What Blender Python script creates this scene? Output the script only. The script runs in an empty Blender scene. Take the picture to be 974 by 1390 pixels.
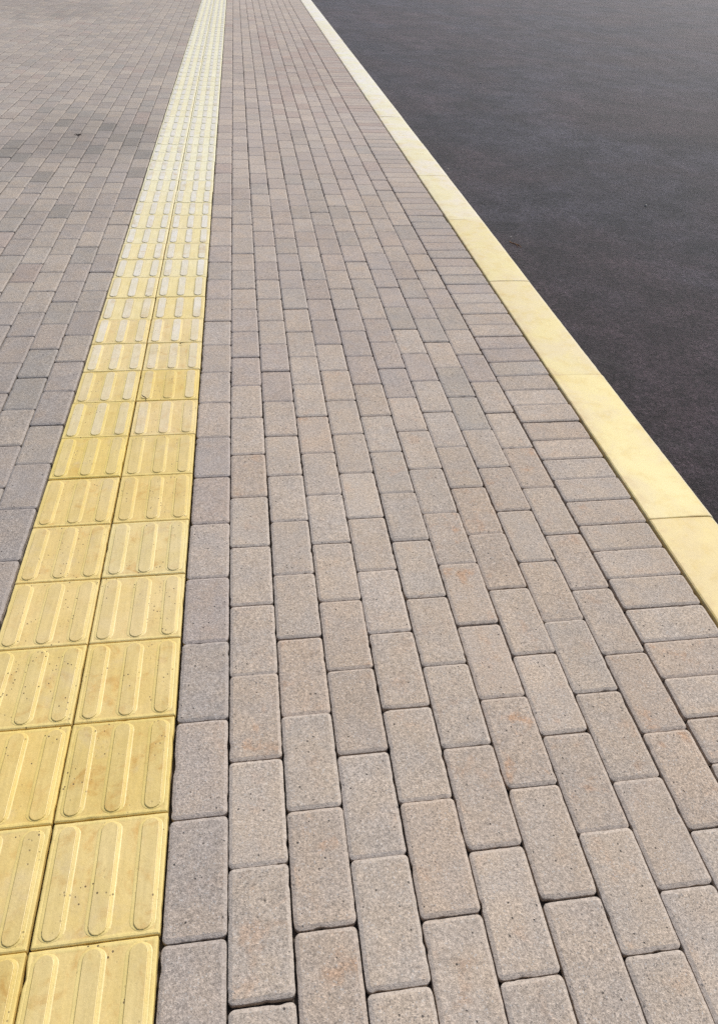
import bpy, math, random
from mathutils import Matrix, Vector, noise
U = 0.1                                     # one paving module, metres
scene = bpy.context.scene
COL = scene.collection
RNG = random.Random(7)
ORD = ['', 'first', 'second', 'third', 'fourth', 'fifth', 'sixth', 'seventh', 'eighth', 'ninth', 'tenth', 'eleventh', 'twelfth']
def ordn(n):
    if n < len(ORD): return ORD[n]
    s = 'th' if 10 <= n % 100 <= 20 else {1: 'st', 2: 'nd', 3: 'rd'}.get(n % 10, 'th')
    return '%d%s' % (n, s)

# ------------------------------------------------------------------ camera
FPX, PITCH, YAW, ROLL, CX, CY, CH = 985.94, .6662, .1693, .0566, 1.9443, -4.9304, 12.9776
fw = Vector((math.sin(YAW)*math.cos(PITCH), math.cos(YAW)*math.cos(PITCH), -math.sin(PITCH)))
r0 = Vector((math.cos(YAW), -math.sin(YAW), 0)); u0 = r0.cross(fw)
rt = r0*math.cos(ROLL) + u0*math.sin(ROLL); up = u0*math.cos(ROLL) - r0*math.sin(ROLL)
cd = bpy.data.cameras.new('camera'); cam = bpy.data.objects.new('camera', cd); COL.objects.link(cam)
cd.sensor_fit = 'HORIZONTAL'; cd.sensor_width = 36; cd.lens = FPX/974*36
cd.shift_y = -(695-650)/974; cd.clip_end = 3000; cd.clip_start = .05
M = Matrix((rt, up, -fw)).transposed().to_4x4(); M.translation = Vector((CX*U, CY*U, CH*U)); cam.matrix_world = M
scene.camera = cam
def proj(x, y, z=0.0):                      # module units -> photograph pixels, used only to rank pavers by size
    d = Vector((x-CX, y-CY, z-CH)); t = d.dot(fw)
    if t < .5: return None
    return (487+FPX*d.dot(rt)/t, 650-FPX*d.dot(up)/t)

# ------------------------------------------------------------------ light
w = bpy.data.worlds.new('World'); scene.world = w; w.use_nodes = True
nt = w.node_tree; bg = nt.nodes['Background']; sk = nt.nodes.new('ShaderNodeTexSky')
sk.sky_type = 'NISHITA'; sk.sun_disc = False
SUN_EL, SUN_AZ = 50, 42                     # azimuth clockwise from +Y (ahead), so ahead and to the right
sk.sun_elevation = math.radians(SUN_EL); sk.sun_rotation = math.radians(SUN_AZ)
sk.air_density = 1.0; sk.dust_density = 2.0; sk.ozone_density = 1.0
nt.links.new(sk.outputs[0], bg.inputs[0]); bg.inputs[1].default_value = .11
sl = bpy.data.lights.new('sun', 'SUN'); sl.energy = 3.2; sl.angle = math.radians(.6); sl.color = (1, .955, .88)
so = bpy.data.objects.new('sun', sl); COL.objects.link(so)
a, e = math.radians(SUN_AZ), math.radians(SUN_EL)
sd = Vector((math.sin(a)*math.cos(e), math.cos(a)*math.cos(e), math.sin(e)))
so.rotation_euler = sd.to_track_quat('Z', 'Y').to_euler(); so.location = (0, 0, 5)
vs = scene.view_settings
vs.view_transform = 'Standard'; vs.look = 'None'; vs.exposure = 0; vs.gamma = 1; vs.use_curve_mapping = False

# ------------------------------------------------------------------ material helper
class G:
    def __init__(s, name):
        s.m = bpy.data.materials.new(name); s.m.use_nodes = True; s.t = s.m.node_tree
        s.b = s.t.nodes['Principled BSDF']
    def n(s, typ, **kw):
        nd = s.t.nodes.new(typ)
        for k, v in kw.items(): setattr(nd, k, v)
        return nd
    def put(s, sock, v):
        if isinstance(v, bpy.types.NodeSocket): s.t.links.new(v, sock)
        elif v is not None: sock.default_value = v
    def noise(s, vec, sc, det=4, rough=.55, dist=0):
        nd = s.n('ShaderNodeTexNoise'); s.put(nd.inputs['Vector'], vec); nd.inputs['Scale'].default_value = sc
        nd.inputs['Detail'].default_value = det; nd.inputs['Roughness'].default_value = rough; nd.inputs['Distortion'].default_value = dist
        return nd.outputs['Fac']
    def vor(s, vec, sc, rnd=1):
        nd = s.n('ShaderNodeTexVoronoi'); s.put(nd.inputs['Vector'], vec); nd.inputs['Scale'].default_value = sc
        nd.inputs['Randomness'].default_value = rnd
        return nd.outputs['Distance'], nd.outputs['Color']
    def ramp(s, v, a, b, lo=0.0, hi=1.0, smooth=True):
        nd = s.n('ShaderNodeMapRange', interpolation_type='SMOOTHSTEP' if smooth else 'LINEAR')
        s.put(nd.inputs[0], v)
        for i, x in zip((1, 2, 3, 4), (a, b, lo, hi)): nd.inputs[i].default_value = x
        return nd.outputs[0]
    def math(s, op, a, b=None, c=None):
        nd = s.n('ShaderNodeMath', operation=op); s.put(nd.inputs[0], a); s.put(nd.inputs[1], b)
        if c is not None: s.put(nd.inputs[2], c)
        return nd.outputs[0]
    def mix(s, f, a, b, mode='MIX'):
        nd = s.n('ShaderNodeMix', data_type='RGBA', blend_type=mode)
        s.put(nd.inputs[0], f); 
        for i, v in ((6, a), (7, b)):
            if isinstance(v, tuple) and len(v) == 3: v = (*v, 1)
            s.put(nd.inputs[i], v)
        return nd.outputs[2]
    def gain(s, col, fac):                  # colour times scalar
        nd = s.n('ShaderNodeVectorMath', operation='SCALE'); s.put(nd.inputs[0], col); s.put(nd.inputs[3], fac)
        return nd.outputs[0]
    def attr(s, name):
        nd = s.n('ShaderNodeAttribute', attribute_name=name, attribute_type='GEOMETRY'); return nd
    def pos(s, offset=None, scale=None):
        p = s.n('ShaderNodeNewGeometry').outputs['Position']
        if scale:
            nd = s.n('ShaderNodeVectorMath', operation='MULTIPLY'); s.put(nd.inputs[0], p); nd.inputs[1].default_value = scale; p = nd.outputs[0]
        if offset is not None:
            nd = s.n('ShaderNodeVectorMath', operation='ADD'); s.put(nd.inputs[0], p)
            c = s.n('ShaderNodeCombineXYZ'); s.put(c.inputs[2], s.math('MULTIPLY', offset, 37.0)); s.put(c.inputs[0], s.math('MULTIPLY', offset, 91.0))
            s.t.links.new(c.outputs[0], nd.inputs[1]); p = nd.outputs[0]
        return p
    def bump(s, h, dist, strength=1, prev=None):
        nd = s.n('ShaderNodeBump'); s.put(nd.inputs['Height'], h); nd.inputs['Distance'].default_value = dist
        nd.inputs['Strength'].default_value = strength; s.put(nd.inputs['Normal'], prev) if prev is not None else None
        return nd.outputs[0]
    def done(s, col, rough, nrm=None, spec=.5):
        s.put(s.b.inputs['Base Color'], col); s.put(s.b.inputs['Roughness'], rough)
        s.b.inputs['Specular IOR Level'].default_value = spec
        if nrm is not None: s.put(s.b.inputs['Normal'], nrm)
        return s.m

# --- pavers: every vertex carries 'tone' (paver colour) and 'data' (random offset, edge, stain)
def ray(px, py):
    d = fw+rt*((px-487)/FPX)-up*((py-650)/FPX); t = -CH/d.z; return (CX+t*d.x, CY+t*d.y)
STAINS = [(ray(px, py)[0]*U, ray(px, py)[1]*U, r) for px, py, r in ((165, 190, .75), (20, 205, .7), (60, 10, 1.6), (95, 165, .5))]
def paver_material():
    g = G('concrete_paver'); tone = g.attr('tone').outputs['Color']
    sep = g.n('ShaderNodeSeparateColor'); g.t.links.new(g.attr('data').outputs['Color'], sep.inputs[0])
    off, edge, stain = sep.outputs
    p = g.pos(off); q = g.pos()
    mott = g.noise(p, 14, 4, .6)
    c = g.mix(g.ramp(mott, .34, .66, 0, 1), g.mix(1, tone, (.985, .968, .948), 'MULTIPLY'), g.mix(1, tone, (1.06, 1.00, .92), 'MULTIPLY'))
    rust = g.math('MULTIPLY', g.ramp(g.noise(p, 17, 5, .65, .4), .53, .72), stain)
    c = g.mix(rust, c, g.mix(1, tone, (1.08, .84, .66), 'MULTIPLY'))
    # dust film running over several pavers
    c = g.gain(c, g.ramp(g.noise(q, 3.1, 5, .62), .3, .7, .93, 1.06))
    grime = g.ramp(g.noise(q, 6, 7, .75), .56, .74, 0, .40)
    c = g.mix(grime, c, g.gain(c, .66))
    wob = g.noise(q, 2.6, 6, .7)
    for (sx, sy, sr) in STAINS:
        d = g.n('ShaderNodeVectorMath', operation='DISTANCE'); g.put(d.inputs[0], q); d.inputs[1].default_value = (sx, sy, 0)
        m_ = g.ramp(g.math('ADD', g.math('DIVIDE', d.outputs['Value'], sr), g.math('MULTIPLY', wob, 1.6)), 1.75, 1.15, 0, .30)
        c = g.mix(m_, c, g.gain(c, .45))
    # aggregate
    f1 = g.noise(p, 620, 3, .75); f2 = g.noise(p, 240, 3, .7); 
    c = g.gain(c, g.ramp(f1, .32, .68, .64, 1.44, False))
    c = g.gain(c, g.ramp(f2, .32, .68, .80, 1.24, False))
    vd, vc = g.vor(p, 330); vs_ = g.n('ShaderNodeSeparateColor'); g.t.links.new(vc, vs_.inputs[0])
    chip = g.math('MULTIPLY', g.ramp(vs_.outputs[0], .90, .93), g.ramp(vd, .55, .35))
    c = g.mix(g.math('MULTIPLY', chip, .65), c, g.mix(vs_.outputs[1], (.62, .57, .50), (.50, .49, .48)))
    dchip = g.math('MULTIPLY', g.ramp(vs_.outputs[2], .92, .94), g.ramp(vd, .5, .3))
    c = g.mix(g.math('MULTIPLY', dchip, .6), c, (.12, .11, .105))
    pd, pc = g.vor(p, 85); ps = g.n('ShaderNodeSeparateColor'); g.t.links.new(pc, ps.inputs[0])
    pit = g.math('MULTIPLY', g.ramp(g.math('ADD', pd, g.math('MULTIPLY', f2, .18)), .27, .19), g.ramp(ps.outputs[0], .80, .86))
    c = g.mix(g.math('MULTIPLY', pit, .8), c, (.06, .052, .047))
    # worn, paler arris on the chamfer
    c = g.mix(g.math('MULTIPLY', edge, g.ramp(f2, .3, .6, .3, .8)), c, g.mix(1, tone, (1.22, 1.21, 1.20), 'MULTIPLY'))
    f3 = g.noise(p, 120, 5, .8)
    c = g.gain(c, g.ramp(f3, .33, .67, .80, 1.20, False))
    h = g.math('ADD', g.math('MULTIPLY', f1, .6), g.math('SUBTRACT', g.math('MULTIPLY', f2, .9), g.math('MULTIPLY', pit, 1.2)))
    nrm = g.bump(h, .0022, .8); nrm = g.bump(mott, .004, .4, nrm)
    return g.done(c, g.ramp(f2, .3, .7, .82, .95), nrm, .22)

def tile_material():
    g = G('tactile_tile'); tone = g.attr('tone').outputs['Color']
    sep = g.n('ShaderNodeSeparateColor'); g.t.links.new(g.attr('data').outputs['Color'], sep.inputs[0])
    off, wear, stain = sep.outputs          # wear: 0 clean flank, .5 trodden field, 1 bar top
    oi = g.n('ShaderNodeObjectInfo')
    p = g.pos(off); q = g.pos()
    clean = tone
    big = g.noise(q, 11, 5, .65, .3); f2 = g.noise(p, 190, 4, .7); f1 = g.noise(p, 560, 3, .75)
    trod = g.mix(1, tone, (.945, .905, .92), 'MULTIPLY'); top = g.mix(1, tone, (.90, .885, .98), 'MULTIPLY')
    c = g.mix(g.ramp(wear, .2, .5, 0, 1), clean, trod)
    c = g.mix(g.math('MULTIPLY', g.ramp(wear, .6, 1), g.ramp(f2, .25, .5, .7, 1)), c, top)
    wm = g.ramp(big, .35, .65)
    c = g.mix(g.math('MULTIPLY', wm, .8), c, g.mix(1, c, (.95, .93, .80), 'MULTIPLY'))
    st = g.math('MULTIPLY', g.ramp(g.noise(p, 20, 6, .7, .5), .50, .70), g.math('MULTIPLY', stain, g.ramp(wear, 0, .5, .25, 1)))
    c = g.mix(st, c, g.mix(1, c, (.82, .64, .44), 'MULTIPLY'))
    st2 = g.ramp(g.noise(q, 7, 6, .7, .3), .52, .70, 0, .6)
    c = g.mix(g.math('MULTIPLY', st2, g.ramp(wear, 0, .4, .3, 1)), c, (.62, .49, .27))
    # streaks along the direction of walking
    stk = g.noise(g.pos(off, (60, 6, 1)), 2.2, 4, .6)
    c = g.gain(c, g.ramp(stk, .3, .7, .94, 1.05))
    c = g.gain(c, g.ramp(f1, .3, .7, .92, 1.08, False)); c = g.gain(c, g.ramp(f2, .3, .7, .95, 1.05, False))
    pd, pc = g.vor(p, 125); ps = g.n('ShaderNodeSeparateColor'); g.t.links.new(pc, ps.inputs[0])
    clus = g.ramp(g.noise(p, 13, 3), .48, .62)
    pit = g.math('MULTIPLY', g.math('MULTIPLY', g.ramp(pd, .26, .17), g.ramp(ps.outputs[0], .58, .64)), clus)
    c = g.mix(g.math('MULTIPLY', pit, .85), c, (.10, .06, .03))
    h = g.math('SUBTRACT', g.math('ADD', g.math('MULTIPLY', f1, .25), g.math('MULTIPLY', f2, .6)), pit)
    nrm = g.bump(h, .0010, .55); nrm = g.bump(big, .006, .3, nrm)
    rgh = g.math('ADD', g.ramp(f2, .3, .7, .40, .52), g.math('MULTIPLY', wear, -.10))
    return g.done(c, rgh, nrm, .5)

def kerb_material():
    g = G('kerb_paint'); tone = g.attr('tone').outputs['Color']
    sep = g.n('ShaderNodeSeparateColor'); g.t.links.new(g.attr('data').outputs['Color'], sep.inputs[0])
    off, edge, left = sep.outputs
    p = g.pos(off); q = g.pos()
    big = g.noise(p, 5, 6, .65, .5); f2 = g.noise(p, 160, 4, .7); f1 = g.noise(q, 520, 3, .7); mid = g.noise(q, 13, 7, .7, .2)
    c = g.mix(g.ramp(big, .38, .62, 0, .85), tone, g.mix(1, tone, (.97, .965, 1.3), 'MULTIPLY'))
    c = g.mix(g.ramp(mid, .46, .68, 0, .7), c, g.mix(1, tone, (.90, .82, .62), 'MULTIPLY'))
    dirt = g.math('MULTIPLY', left, g.ramp(g.noise(q, 17, 7, .75), .42, .66))
    c = g.mix(g.math('MULTIPLY', dirt, .7), c, (.55, .37, .16))
    # hairline scuffs
    sc = g.noise(g.pos(off, (7, 26, 1)), 3.0, 8, .72, 2.2)
    scf = g.math('MULTIPLY', g.ramp(g.math('ABSOLUTE', g.math('SUBTRACT', sc, .5)), .006, .0), g.ramp(g.noise(p, 6, 3), .55, .68))
    c = g.mix(g.math('MULTIPLY', scf, .45), c, (.28, .22, .14))
    chips = g.math('MULTIPLY', g.ramp(g.noise(p, 42, 8, .8), .66, .69), g.ramp(g.noise(p, 5, 3), .45, .6))
    c = g.mix(g.math('MULTIPLY', chips, .6), c, (.50, .44, .33))
    c = g.mix(g.math('MULTIPLY', edge, g.ramp(f2, .35, .6, .3, .9)), c, (.80, .77, .66))
    c = g.gain(c, g.ramp(f1, .3, .7, .95, 1.05, False)); c = g.gain(c, g.ramp(f2, .3, .7, .96, 1.04, False))
    nrm = g.bump(g.math('ADD', f1, g.math('MULTIPLY', f2, 1.5)), .0007, .5); nrm = g.bump(mid, .004, .25, nrm)
    return g.done(c, g.ramp(big, .3, .7, .48, .6), nrm, .5)

def asphalt_material():
    g = G('asphalt'); q = g.pos()
    big = g.noise(q, .55, 5, .6, .6); med = g.noise(q, 3.2, 6, .65, .4); f = g.noise(q, 210, 4, .75); ff = g.noise(q, 55, 5, .8)
    streak = g.noise(g.pos(None, (3.0, .5, 1)), .8, 6, .65, .5)
    c = g.mix(g.ramp(big, .36, .64), (.033, .0220, .0255), (.033, .0295, .0375))
    c = g.gain(c, g.ramp(med, .3, .7, .58, 1.45)); c = g.gain(c, g.ramp(streak, .3, .7, .82, 1.2))
    c = g.gain(c, g.ramp(f, .35, .65, .15, 2.3, False)); f3 = g.noise(q, 34, 8, .95)
    c = g.gain(c, g.ramp(f3, .40, .60, .25, 2.0, False)); c = g.gain(c, g.ramp(ff, .34, .66, .45, 1.7, False))
    vd, vc = g.vor(q, 170); v = g.n('ShaderNodeSeparateColor'); g.t.links.new(vc, v.inputs[0])
    c = g.mix(g.math('MULTIPLY', g.math('MULTIPLY', g.ramp(v.outputs[0], .94, .97), g.ramp(vd, .5, .25)), .7), c, (.20, .18, .175))
    # dusty patches
    c = g.mix(g.math('MULTIPLY', g.ramp(g.noise(q, 2.2, 7, .7, .8), .58, .76, 0, .5), g.ramp(f, .35, .6)), c, (.17, .155, .15))
    h = g.math('ADD', g.math('MULTIPLY', f, 1), g.math('ADD', g.math('MULTIPLY', ff, 1.3), g.math('MULTIPLY', f3, 2)))
    nrm = g.bump(h, .008, 1); nrm = g.bump(med, .012, .15, nrm)
    return g.done(c, g.ramp(big, .3, .7, .54, .60), nrm, .28)

def plain(name, c, amp=.3, sc=60, rough=.9, bump=.003):
    g = G(name); q = g.pos(); f = g.noise(q, sc, 5, .7); b = g.noise(q, sc/14, 4, .6)
    col = g.gain(g.gain(g.mix(0, c, c), g.ramp(f, .3, .7, 1-amp, 1+amp, False)), g.ramp(b, .3, .7, 1-amp/2, 1+amp/2))
    return g.done(col, rough, g.bump(f, bump, .7), .3)

M_PAVER, M_TILE, M_KERB, M_ROAD = paver_material(), tile_material(), kerb_material(), asphalt_material()
M_SAND = plain('joint_sand', (.045, .036, .029), .9, 90)
M_SOIL = plain('soil', (.16, .13, .10), .3, 8, .95, .02)
M_TWIG = plain('dry_wood', (.20, .11, .06), .4, 300)
M_SCRAP = plain('dark_scrap', (.035, .028, .024), .4, 300)
M_PEBBLE = plain('pebble_stone', (.36, .34, .31), .25, 200)
M_RUST = plain('rust_crumb', (.17, .075, .035), .3, 300)

# ------------------------------------------------------------------ mesh helpers
def mesh_obj(name, verts, faces, mats, tone=None, data=None, smooth=False, parent=None):
    me = bpy.data.meshes.new(name); me.from_pydata(verts, [], faces); me.materials.append(mats)
    for nm, arr in (('tone', tone), ('data', data)):
        if arr:
            at = me.attributes.new(nm, 'FLOAT_COLOR', 'POINT'); flat = []
            for c in arr: flat.extend((c[0], c[1], c[2], 1.0))
            at.data.foreach_set('color', flat)
    if smooth: me.polygons.foreach_set('use_smooth', [True]*len(me.polygons))
    me.update()
    o = bpy.data.objects.new(name, me); COL.objects.link(o)
    if parent: o.parent = parent
    return o
def tag(o, label=None, cat=None, group=None, kind=None):
    for k, v in (('label', label), ('category', cat), ('group', group), ('kind', kind)):
        if v: o[k] = v
    return o

def outline(hx, hy, r, seg, cseg):
    """rounded rectangle about the origin, as (x, y, nx, ny)"""
    pts = []
    cs = [(hx-r, -hy+r, -90), (hx-r, hy-r, 0), (-hx+r, hy-r, 90), (-hx+r, -hy+r, 180)]
    ln = [2*hy-2*r, 2*hx-2*r, 2*hy-2*r, 2*hx-2*r]
    for i, (cx, cy, a0) in enumerate(cs):
        for k in range(cseg+1):
            a = math.radians(a0+90*k/cseg); pts.append((cx+r*math.cos(a), cy+r*math.sin(a), math.cos(a), math.sin(a)))
        nx, ny, _ = cs[(i+1) % 4]; a = math.radians(a0+90)
        x0, y0 = cx+r*math.cos(a), cy+r*math.sin(a); x1, y1 = nx+r*math.cos(a), ny+r*math.sin(a)
        n = max(1, int(round(ln[i]/seg))) if seg else 1
        for k in range(1, n): t = k/n; pts.append((x0+(x1-x0)*t, y0+(y1-y0)*t, math.cos(a), math.sin(a)))
    return pts

def cap(V, F, T, D, n):
    k = len(V)-n; c = [sum(v[i] for v in V[k:])/n for i in range(3)]
    V.append(tuple(c)); T.append(T[-1]); D.append(D[-1])
    for i in range(n): F.append((k+i, k+(i+1) % n, k+n))
def paver_geo(cx, cy, hx, hy, lod, rng, tone, stain, edge_w=.0062, edge_d=.0032, r=.0090):
    """metres; returns verts, faces, tone, data for one rounded, chamfered block"""
    if lod == 0: pts = outline(hx, hy, r, .007, 4)
    elif lod == 1: pts = outline(hx, hy, r, .05, 2)
    else: pts = outline(hx, hy, r*.8, 0, 1)
    off = rng.random(); seed = Vector((off*50, cx*3, cy*3))
    tilt = (rng.gauss(0, .0035), rng.gauss(0, .0025)); dz = rng.gauss(0, .0007); yaw = rng.gauss(0, .0022)
    if rng.random() < .10: tilt = (tilt[0]*2.5, tilt[1]*2.5); dz -= .0007
    sx, sy = rng.gauss(0, .0005), rng.gauss(0, .0008)
    if lod == 0: prof = [(0, -.045, 0), (0, -edge_d-.0010, .2), (.0003, -edge_d, 1), (edge_w*.5, -edge_d*.5, 1), (edge_w, -.0003, .8), (edge_w+.0008, 0, 0)]
    elif lod == 1: prof = [(0, -.03, 0), (0, -edge_d, 1), (edge_w, 0, .4)]
    else: prof = [(0, -.02, 0), (0, -edge_d*.9, 1), (edge_w, 0, .3)]
    vs_, fs, tn, dt = [], [], [], []
    n = len(pts); cyw, syw = math.cos(yaw), math.sin(yaw)
    for j, (ins, z, ed) in enumerate(prof):
        for x, y, nx, ny in pts:
            i2 = ins
            if lod == 0:
                a = noise.noise(Vector((x*60, y*60, 0))+seed); b = noise.noise(Vector((x*230, y*230, 5))+seed)
                big = max(0, noise.noise(Vector((x*38, y*38, 9))+seed)-.30)*.009
                i2 = ins + (.0005*a+.0005*b+big*max(.25, 1-.16*j))
            X, Y = x-nx*i2, y-ny*i2
            X, Y = X*cyw-Y*syw+sx, X*syw+Y*cyw+sy
            vs_.append((cx+X, cy+Y, z+dz+tilt[0]*X+tilt[1]*Y)); tn.append(tone); dt.append((off, ed, stain))
    for j in range(len(prof)-1):
        for i in range(n): a, b = j*n+i, j*n+(i+1) % n; fs.append((a, b, b+n, a+n))
    if lod < 2: cap(vs_, fs, tn, dt, n)
    else: fs.append(tuple(range((len(prof)-1)*n, len(prof)*n)))
    return vs_, fs, tn, dt

# ------------------------------------------------------------------ the setting
def sheet(name, x0, x1, y0, y1, z, mat, kind='structure'):
    o = mesh_obj(name, [(x0, y0, z), (x1, y0, z), (x1, y1, z), (x0, y1, z)], [(0, 1, 2, 3)], mat); tag(o, kind=kind); return o
sheet('ground', -900, 900, -900, 900, -.30, M_SOIL)
KX0, KX1 = 12.52, 14.50
sheet('paving_bed', -14, KX0*U+.01, -1.2, 30, -.016, M_SAND)
# road: one fine, gently undulating grid
def road():
    vs_, fs = [], []
    xs = [KX1*U-.02, 1.6, 2, 2.6, 3.4, 4.4, 5.6, 7, 9, 12, 18, 40, 120]; ys = [-6, -2]+[i*1.0 for i in range(-1, 30)]+[34, 45, 80, 200]
    for y in ys:
        for x in xs:
            vs_.append((x, y, -.125-.012*min(x-1.4, 6)*.5+.006*noise.noise(Vector((x*.5, y*.35, 3)))))
    n = len(xs)
    for j in range(len(ys)-1):
        for i in range(n-1): a = j*n+i; fs.append((a, a+1, a+n+1, a+n))
    return mesh_obj('road', vs_, fs, M_ROAD, smooth=True)
tag(road(), kind='structure')
# paving beyond the modelled blocks, same colour
def far_paving():
    g = G('distant_paving'); br = g.n('ShaderNodeTexBrick'); g.put(br.inputs['Vector'], g.n('ShaderNodeMapping').outputs[0])
    mp = br.inputs['Vector'].links[0].from_node; g.put(mp.inputs[0], g.pos()); mp.inputs['Rotation'].default_value = (0, 0, math.pi/2)
    br.inputs['Scale'].default_value = 1; br.inputs['Brick Width'].default_value = .2; br.inputs['Row Height'].default_value = .104
    br.inputs['Mortar Size'].default_value = .003
    for i, c in ((1, (.30, .275, .265)), (2, (.25, .235, .23)), (3, (.07, .06, .05))): br.inputs[i].default_value = (*c, 1)
    return g.done(br.outputs[0], .85, None, .3)
MF = far_paving()

# ------------------------------------------------------------------ pavers: positions
PAL = dict(beige=(.432, .385, .330), grey=(.418, .378, .332), lilac=(.370, .331, .302), green=(.342, .324, .292), dark=(.275, .256, .236), red=(.352, .302, .274), rusty=(.420, .364, .306))
WORD = dict(beige='beige', grey='grey', lilac='pinkish', green='greenish', dark='dark', red='reddish', rusty='rusty')
DARK = [(85, 170), (145, 172), (127, 205), (186, 172), (192, 207), (188, 190), (190, 235), (10, 205), (30, 215), (20, 200), (52, 150), (82, 285), (45, 240), (160, 190), (12, 190)]
GREEN = [(421, 246), (424, 262), (428, 277), (471, 322), (328, 377), (327, 332), (387, 334), (500, 395), (530, 425), (320, 340), (490, 400), (640, 540), (600, 430)]
RUSTY = [(420, 565), (760, 1060), (640, 705), (600, 705), (700, 935), (790, 775), (500, 1010), (740, 640), (895, 1040), (690, 745)]
def ray(px, py):
    d = fw+rt*((px-487)/FPX)-up*((py-650)/FPX); t = -CH/d.z; return (CX+t*d.x, CY+t*d.y)
DARK = [ray(*p) for p in DARK]; GREEN = [ray(*p) for p in GREEN]; RUSTY = [ray(*p) for p in RUSTY]
def tone_of(cx, cy, hx, hy, rng, kindhint=None):
    inside = lambda L: any(abs(cx-a) < hx and abs(cy-b) < hy for a, b in L)
    if inside(DARK): k = 'dark'
    elif inside(GREEN): k = 'green'
    elif inside(RUSTY): k = 'rusty'
    else:
        v = noise.noise(Vector((cx*.12, cy*.10, 0))); r = rng.random()
        near = cx > .9 and cy < 16
        if near: k = 'beige' if r < .66 else ('rusty' if r < .80 else 'grey')
        elif 4 < cx < 12.4 and 52 < cy < 110: k = 'red' if r < .30 else ('lilac' if r < .8 else 'grey')
        elif cx < -4: k = 'lilac' if r < .45+v*.5 else ('grey' if r < .86 else ('green' if r < .97 else 'red'))
        else: k = 'lilac' if r < .42 else ('grey' if r < .72 else ('green' if r < .84 else ('beige' if r < .985 else 'red')))
        if k == 'dark' and cy < 16: k = 'grey'
    c = PAL[k]; g = 1+rng.gauss(0, .022)
    g *= .98+.05*noise.noise(Vector((cx*.07, cy*.07, 8)))
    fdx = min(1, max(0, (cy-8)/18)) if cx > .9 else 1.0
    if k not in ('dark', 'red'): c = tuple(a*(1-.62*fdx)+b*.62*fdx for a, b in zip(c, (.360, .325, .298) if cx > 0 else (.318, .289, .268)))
    if k in ('beige', 'grey', 'rusty') : c = tuple(a*.7+b*.3 for a, b in zip(c, (.41, .368, .322)))
    if k == 'dark' and cx > -4: c = PAL['green']
    hue = rng.gauss(0, .008)
    w_ = (1.075, 1.035, 1.02) if cx > 0 else (1.0, .985, .975)
    return k, (c[0]*g*(1+hue)*w_[0], c[1]*g*w_[1], c[2]*g*(1-hue)*w_[2])

P = []                                      # (cx, cy, hx, hy, kind, column/index)
def col_joint(k):                           # joint offset of column k, measured from the photo
    base = {0: -.18, 1: .83, 2: -.25, 3: .77, 4: -.31, 5: .68, 6: -.27, 7: .77, 8: -.34, 9: .59}
    if k in base: return base[k]
    return .83 if k % 2 else -.20
for k in list(range(10))+list(range(-1, -80, -1)):
    if k >= 0: xc = .02+1.038*(k+.5)
    else: xc = -4.035+1.035*(k+.5)
    b = col_joint(k)
    for j in range(-4, 110):
        y0 = b+1.992*j; yc = y0+.996
        if yc > 205: break
        P.append((xc, yc, k, 'stretcher', j))
for n in range(-12, 200):
    P.append((11.440, 2.81+1.006*n-.503, 99, 'header', n))

cand = []
for (xc, yc, k, kd, j) in P:
    wx, wy = (1.0, .494) if kd == 'header' else (.506, .988)
    pr = proj(xc, yc)
    ok = pr is not None; area = 0
    if ok:
        c4 = [proj(xc+sx*wx, yc+sy*wy) for sx, sy in ((-1, -1), (1, -1), (1, 1), (-1, 1))]
        if None in c4: ok = False
        else:
            cl = [(min(max(x, 0), 974), min(max(y, 0), 1390)) for x, y in c4]
            area = abs(sum(cl[i][0]*cl[(i+1) % 4][1]-cl[(i+1) % 4][0]*cl[i][1] for i in range(4)))/2
    dist = math.hypot(xc-CX, yc-CY)
    far_out = ok and (pr[0] < -500 or pr[0] > 1500)
    if pr is not None and (pr[0] < -650): continue
    if dist > 185: continue
    cand.append((area, dist, xc, yc, wx, wy, k, kd, j))
cand.sort(key=lambda t: -t[0])
NIND = 300
def paver_label(tk, k, kd, xc, yc, n):
    look = WORD[tk]
    if kd == 'header': return '%s crosswise paver, %s from the front in the row along the kerb' % (look, ordn(n))
    side = 'right' if k >= 0 else 'left'; c = k+1 if k >= 0 else -k
    if k % 2 == 0:
        row = int(math.floor((yc)/2))+2
        return '%s paver, %s column %s of yellow strip, beside %s tile row from front' % (look, ordn(c), side, ordn(row))
    row = int(math.floor((yc-.4)/2))+2
    return '%s paver, %s column %s of yellow strip, between %s and %s tile rows from front' % (look, ordn(c), side, ordn(row), ordn(row+1))
heads = sorted([c for c in cand[:NIND] if c[7] == 'header'], key=lambda t: t[3]); hidx = {c[8]: i+1 for i, c in enumerate(heads)}
sv, sf, st, sdta = [], [], [], []
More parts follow.
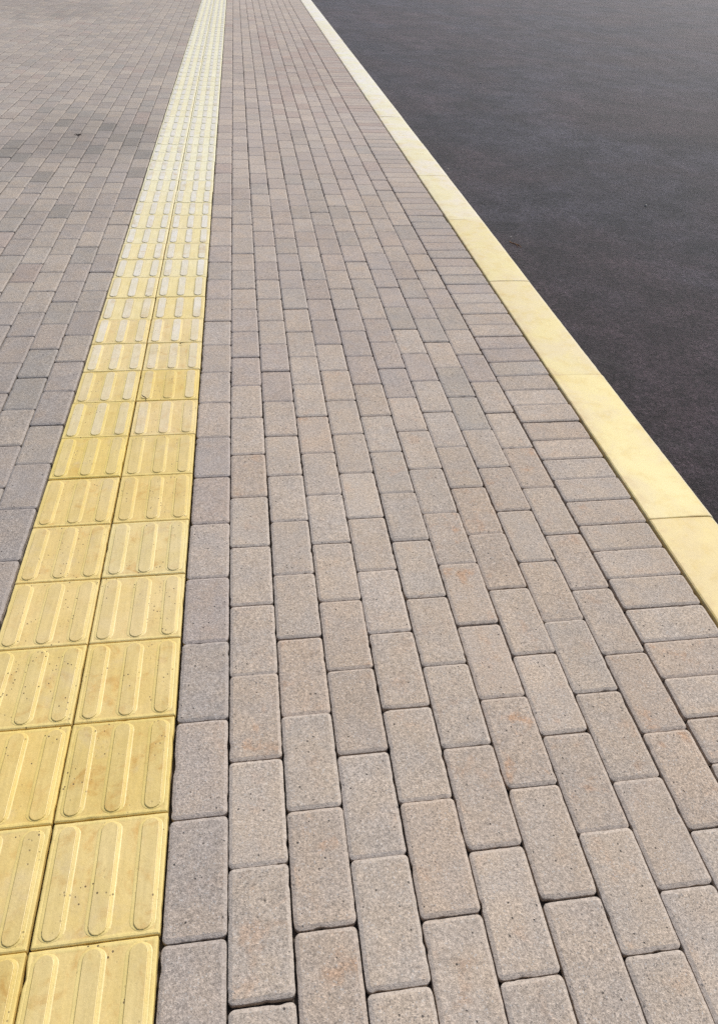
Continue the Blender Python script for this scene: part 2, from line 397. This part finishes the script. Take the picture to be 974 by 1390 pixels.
for i, (area, dist, xc, yc, wx, wy, k, kd, j) in enumerate(cand):
    rng = random.Random((k+200)*1000+j*7+3)
    tk, tone = tone_of(xc, yc, wx, wy, rng)
    stain = {'rusty': .9, 'beige': .45, 'lilac': .22, 'grey': .25}.get(tk, .12)*rng.uniform(.5, 1.2)
    lod = 0 if i < 300 or (dist < 16 and area > 0) else (1 if dist < 70 else 2)
    jw = rng.gauss(0, .0006)
    if i < NIND:
        g = paver_geo(0, 0, wx*U+jw*.3, wy*U, lod, rng, tone, stain)
        # per-paver world noise needs the real place, the origin sits at the block's own centre
        o = mesh_obj('paver', *g[:2], M_PAVER, g[2], g[3]); o.location = (xc*U, yc*U, 0)
        tag(o, paver_label(tk, k, kd, xc, yc, hidx.get(j, 0)), 'paver', 'crosswise pavers along the kerb' if kd == 'header' else ('pavers right of the yellow strip' if k >= 0 else 'pavers left of the yellow strip'))
    else:
        g = paver_geo(xc*U, yc*U, wx*U-(.0009 if kd != 'header' else 0), wy*U, lod, rng, tone, stain)
        b = len(sv); sv += g[0]; sf += [tuple(x+b for x in f) for f in g[1]]; st += g[2]; sdta += g[3]
o = mesh_obj('distant_pavers', sv, sf, M_PAVER, st, sdta)
tag(o, 'mass of small grey pavers receding towards the top of the photo', 'pavers', None, 'stuff')
# plain continuation well outside the picture
sheet('sidewalk', -60, -8.9, -6, 60, -.006, MF)
sheet('sidewalk', -8.9, KX0*U, 18.9, 60, -.006, MF)

# ------------------------------------------------------------------ tactile tiles
YEL = (.785, .598, .200)
TY = {0: -.03, 2: 1.98, 4: 3.98, 6: 5.99, 8: 7.98, 10: 9.97}
def tile_y(r): return TY.get(2*r, 2.0*r-.02 if r < 13 else 2.0*r+.03)
def bar_geo(cx, hy, lod, off, tone, stain, glare_wear):
    vs_, fs, tn, dt = [], [], [], []
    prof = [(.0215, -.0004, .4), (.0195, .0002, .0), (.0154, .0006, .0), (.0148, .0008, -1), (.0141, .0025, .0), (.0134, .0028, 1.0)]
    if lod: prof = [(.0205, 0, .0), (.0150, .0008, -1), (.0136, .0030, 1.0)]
    ns = 9 if not lod else 4
    for hw, z, wr in prof:
        L = hy-.0135+.0005
        for e in (1, -1):
            for k in range(ns+1):
                a = math.pi*k/ns if e == 1 else math.pi+math.pi*k/ns
                rx = hw+(.0005*noise.noise(Vector((k*1.3, off*90, e))) if not lod else 0)
                vs_.append((cx+rx*math.cos(a), e*L+min(rx, .0165)*math.sin(a), z)); tn.append(tone if 0 <= wr < 1 else tuple(q_*.66 for q_ in tone) if wr < 0 else tuple(a_*(1-glare_wear)+b_*glare_wear for a_, b_ in zip(tone, (.87, .83, .66)))); dt.append((off, max(wr, 0), stain))  # bar tops whiten further off, glare and wear mixed into their tone
    n = 2*(ns+1)
    for j in range(len(prof)-1):
        for i in range(n): a, b = j*n+i, j*n+(i+1) % n; fs.append((a, b, b+n, a+n))
    fs.append(tuple(range((len(prof)-1)*n, len(prof)*n)))
    return vs_, fs, tn, dt
def slab_geo(hx, hy, lod, off, tone, stain, rng):
    pts = outline(hx, hy, .0022, .012 if lod == 0 else .2, 2 if lod == 0 else 1)
    prof = [(0, -.04, .0), (0, -.0022, .0), (.0022, -.0002, .0), (.0052, 0, .05), (.0085, -.0004, .5)] if lod == 0 else [(0, -.02, 0), (0, -.002, 0), (.003, 0, .1)]
    vs_, fs, tn, dt = [], [], [], []
    for j, (ins, z, wr) in enumerate(prof):
        for x, y, nx, ny in pts:
            i2 = ins + (.0007*noise.noise(Vector((x*90, y*90, off*60))) + max(0, noise.noise(Vector((x*45, y*45, off*80)))-.4)*.006 if lod == 0 and j < 3 else 0)
            # square inset keeps corners tidy
            X = max(-hx+i2, min(hx-i2, x)); Y = max(-hy+i2, min(hy-i2, y))
            vs_.append((X, Y, z)); tn.append(tone); dt.append((off, wr, stain))
    n = len(pts)
    for j in range(len(prof)-1):
        for i in range(n): a, b = j*n+i, j*n+(i+1) % n; fs.append((a, b, b+n, a+n))
    cap(vs_, fs, tn, dt, n)
    return vs_, fs, tn, dt
for r in range(-2, 85):
    y0, y1 = tile_y(r), tile_y(r+1); yc = (y0+y1)/2*U; hy = (y1-y0)/2*U-.0011
    for c, (x0, x1) in enumerate(((-2.01, 0.0), (-4.0, -2.01))):
        rng = random.Random(r*17+c*5+900)
        xc = (x0+x1)/2*U; hx = (x1-x0)/2*U-.0022; off = rng.random()
        g = 1+rng.gauss(0, .018); pale = min(1, max(0, rng.gauss(.05+.92*min(1, max(0, (y0-12)/32)), .07)))  # tiles pale with distance: sky glare and wear put into the colour
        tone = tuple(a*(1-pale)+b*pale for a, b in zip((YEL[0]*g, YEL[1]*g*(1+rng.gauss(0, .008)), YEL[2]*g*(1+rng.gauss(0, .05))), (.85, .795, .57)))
        stain = rng.choice((.25, .45, .7, 1.0))
        lod = 0 if yc < 2.2 else 1
        pos = (xc+rng.gauss(0, .0006), yc, .0005+rng.gauss(0, .0006)); rot = (rng.gauss(0, .0025), rng.gauss(0, .0025), rng.gauss(0, .0015))
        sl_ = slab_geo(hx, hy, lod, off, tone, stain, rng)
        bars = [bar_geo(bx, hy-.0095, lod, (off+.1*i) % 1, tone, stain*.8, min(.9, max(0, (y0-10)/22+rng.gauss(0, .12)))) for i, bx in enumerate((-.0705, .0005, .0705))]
        look = 'freshly yellow' if pale < .2 else ('glare-pale worn' if pale > .6 else 'yellow')
        if stain > .9: look = 'brown-stained '+look.replace('freshly ', '')
        n = r+2
        lab = '%s ribbed tile, %s column of the strip, %s' % (look, 'right' if c == 0 else 'left', ordn(n)+' from the front' if n > 0 else 'out of sight below')
        if y0 < 62:
            t = bpy.data.objects.new('tactile_tile', None); COL.objects.link(t); t.empty_display_size = .05
            t.location = pos; t.rotation_euler = rot
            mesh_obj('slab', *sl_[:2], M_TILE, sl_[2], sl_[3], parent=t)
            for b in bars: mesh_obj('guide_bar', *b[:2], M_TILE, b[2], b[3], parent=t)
        else:
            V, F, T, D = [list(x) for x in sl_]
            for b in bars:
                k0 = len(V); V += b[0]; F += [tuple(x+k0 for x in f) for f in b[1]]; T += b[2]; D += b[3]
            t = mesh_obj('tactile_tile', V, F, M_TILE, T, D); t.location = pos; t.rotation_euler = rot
        tag(t, lab, 'tactile tile', 'yellow tactile tiles of the guiding strip')

# ------------------------------------------------------------------ kerbstones
KY = [8.92, 16.80, 25.19, 33.34, 41.4, 49.4, 57.3, 65.5, 73.45]
def kerb_y(i):
    if 1 <= i <= 9: return KY[i-1]
    return .88+8.03*i if i < 1 else 73.45+8.06*(i-9)
# cross-section: (x from left in m, z, edge, left dirt)
W = (KX1-KX0)*U
SEC = [(0, -.2, 0, 1), (0, -.006, .0, 1), (.0012, -.002, .0, 1), (.005, 0, 0, .8), (.022, .0006, 0, .55), (.04, .0009, 0, .0), (.06, .001, 0, 0), (.10, .001, 0, 0), (.14, .0004, 0, 0), (W-.020, -.0012, 0, 0), (W-.012, -.003, .3, 0), (W-.006, -.0065, 1, 0), (W-.001, -.013, .8, 0), (W+.001, -.022, .1, 0), (W+.006, -.24, 0, 0)]
for i in range(-1, 24):
    y0, y1 = kerb_y(i), kerb_y(i+1); rng = random.Random(i*31+5); off = rng.random()
    L = (y1-y0)*U-.0012; ns = 60 if i < 3 else 30
    g = 1+rng.gauss(0, .025); pal = rng.uniform(0, .18)+min(.75, max(0, (i-1)*.12))  # random paleness, plus sky reflection painted into the tone of far stones
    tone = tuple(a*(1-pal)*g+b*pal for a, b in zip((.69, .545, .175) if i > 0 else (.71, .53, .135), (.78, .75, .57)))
    V, F, T, D = [], [], [], []
    n = len(SEC); ys = [-L/2, -L/2+.0025, -L/2+.008]+[-L/2+L*k/ns for k in range(1, ns)]+[L/2-.008, L/2-.0025, L/2]
    for j, y in enumerate(ys):
        ed = .0012 if j in (0, len(ys)-1) else 0
        for (x, z, e_, d_) in SEC:
            wob = .0011*noise.noise(Vector((x*9, (y+i)*7, 1))) + .0007*noise.noise(Vector((x*40, (y+i)*60, 4)))*(1 if x > W-.03 or x < .006 else .2)
            xx = x-W/2 + (.0008*noise.noise(Vector((i*3, (y+i)*30, 2 if x < .05 else 7))) if x < .01 or x > W-.01 else 0)
            V.append((xx, y, z+wob-ed)); T.append(tone); D.append((off, e_, max(d_, .9 if j in (0, 1, len(ys)-2, len(ys)-1) else 0)))
    for j in range(len(ys)-1):
        for k in range(n-1): a = j*n+k; F.append((a, a+n, a+n+1, a+1))
    F.append(tuple(range(n))); F.append(tuple(range((len(ys)-1)*n, len(ys)*n))[::-1])
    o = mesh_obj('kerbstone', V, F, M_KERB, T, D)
    o.location = ((KX0+KX1)/2*U, (y0+y1)/2*U, .001+rng.gauss(0, .0007)); o.rotation_euler = (0, 0, rng.gauss(0, .0006))
    cnt = i+1
    if cnt < 1: lab = 'yellow painted kerbstone beside the camera, outside the right edge'
    elif cnt == 1: lab = 'yellow painted kerbstone nearest the camera, cut off by the right edge'
    else: lab = '%s yellow painted kerbstone, %s from the front along the dark road' % ('pale' if pal > .4 else 'bright', ordn(cnt))
    tag(o, lab, 'kerbstone', 'yellow kerbstones along the road')

# ------------------------------------------------------------------ small litter
def on_plane(px, py, z):
    d = fw+rt*((px-487)/FPX)-up*((py-650)/FPX); t = (z/U-CH)/d.z
    return Vector(((CX+t*d.x)*U, (CY+t*d.y)*U, z))
def tube(name, pts, rads, mat, sides=6):
    V, F = [], []
    for i, p in enumerate(pts):
        t = (pts[min(i+1, len(pts)-1)]-pts[max(i-1, 0)]).normalized(); s = t.cross(Vector((0, 0, 1))).normalized(); q = s.cross(t)
        for k in range(sides): a = 2*math.pi*k/sides; V.append(tuple(p+s*rads[i]*math.cos(a)+q*rads[i]*math.sin(a)))
    for i in range(len(pts)-1):
        for k in range(sides): a, b = i*sides+k, i*sides+(k+1) % sides; F.append((a, b, b+sides, a+sides))
    F.append(tuple(range(sides))[::-1]); F.append(tuple(range((len(pts)-1)*sides, len(pts)*sides)))
    return V, F
def stick(name, px0, px1, z, rad, mat, label, cat, fork=False):
    a, b = on_plane(*px0, z), on_plane(*px1, z); L = (b-a).length; s = (b-a).cross(Vector((0, 0, 1))).normalized()
    pts = [a.lerp(b, t)+s*L*.07*math.sin(t*7)+Vector((0, 0, rad+.003*math.sin(t*3.1))) for t in [k/8 for k in range(9)]]
    V, F = tube(name, pts, [rad*(1.1-.6*k/8) for k in range(9)], mat)
    if fork:
        p2 = [pts[4], pts[4].lerp(b, .4)+s*L*.10+Vector((0, 0, .004)), pts[4].lerp(b, .8)+s*L*.17+Vector((0, 0, .003))]
        v2, f2 = tube(name, p2, [rad*.7, rad*.5, rad*.3], mat); k0 = len(V); V += v2; F += [tuple(x+k0 for x in f) for f in f2]
    o = mesh_obj(name, V, F, mat, smooth=True); tag(o, label, cat); return o
RZ = -.131
stick('twig', (691, 328), (708, 337), RZ, .0028, M_TWIG, 'small brown dry twig lying on the dark road near the kerb', 'twig', True)
stick('fibre', (193, 535), (199, 545), .001, .0010, M_SCRAP, 'tiny dark bent fibre on the yellow tiles\' middle joint', 'scrap')
stick('leaf_stalk', (244, 467), (249, 466), .004, .0014, M_SCRAP, 'tiny dark stalk lying across a bar of the right tile column', 'scrap')
def star(px, z, n, R, mat, name, label, cat):
    c = on_plane(*px, z); V, F = [], []
    rng = random.Random(4)
    for k in range(n):
        a = 2*math.pi*k/n+rng.uniform(-.3, .3); l = R*rng.uniform(.5, 1.1); d = Vector((math.cos(a), math.sin(a), 0))
        pts = [c+Vector((0, 0, .002)), c+d*l*.5+Vector((0, 0, .006)), c+d*l+Vector((0, 0, .001))]
        v2, f2 = tube(name, pts, [.0028, .0022, .0008], mat, 5); k0 = len(V); V += v2; F += [tuple(x+k0 for x in f) for f in f2]
    tag(mesh_obj(name, V, F, mat), label, cat)
star((107, 183), .0, 7, .035, M_SCRAP, 'dead_weed', 'small black spidery weed in a joint left of the strip', 'weed')
def pebble(px, z, r, mat, name, label, cat, group, seed):
    c = on_plane(*px, z); import bmesh
    bm = bmesh.new(); bmesh.ops.create_icosphere(bm, subdivisions=2, radius=r)
    for v in bm.verts:
        v.co *= 1+.35*noise.noise(v.co/r*.9+Vector((seed, 0, 0))); v.co.z *= .6
    me = bpy.data.meshes.new(name); bm.to_mesh(me); bm.free(); me.materials.append(mat)
    o = bpy.data.objects.new(name, me); COL.objects.link(o); o.location = c+Vector((0, 0, r*.42)); tag(o, label, cat, group)
spots = [((797, 207), .007, 'on the road nearest the right edge'), ((555, 84), .011, 'on the road'), ((652, 113), .010, ''), ((643, 184), .008, ''), ((876, 279), .008, ''), ((520, 68), .009, ''), ((627, 203), .006, ''), ((693, 322), .006, ''), ((608, 230), .007, '')]
for i, (px, r, _) in enumerate(spots):
    pebble(px, RZ, r, M_PEBBLE, 'pebble', 'small pale pebble lying loose on the dark asphalt', 'pebble', 'pale pebbles scattered on the road', i*3.1)
scene.cycles.use_denoising = False
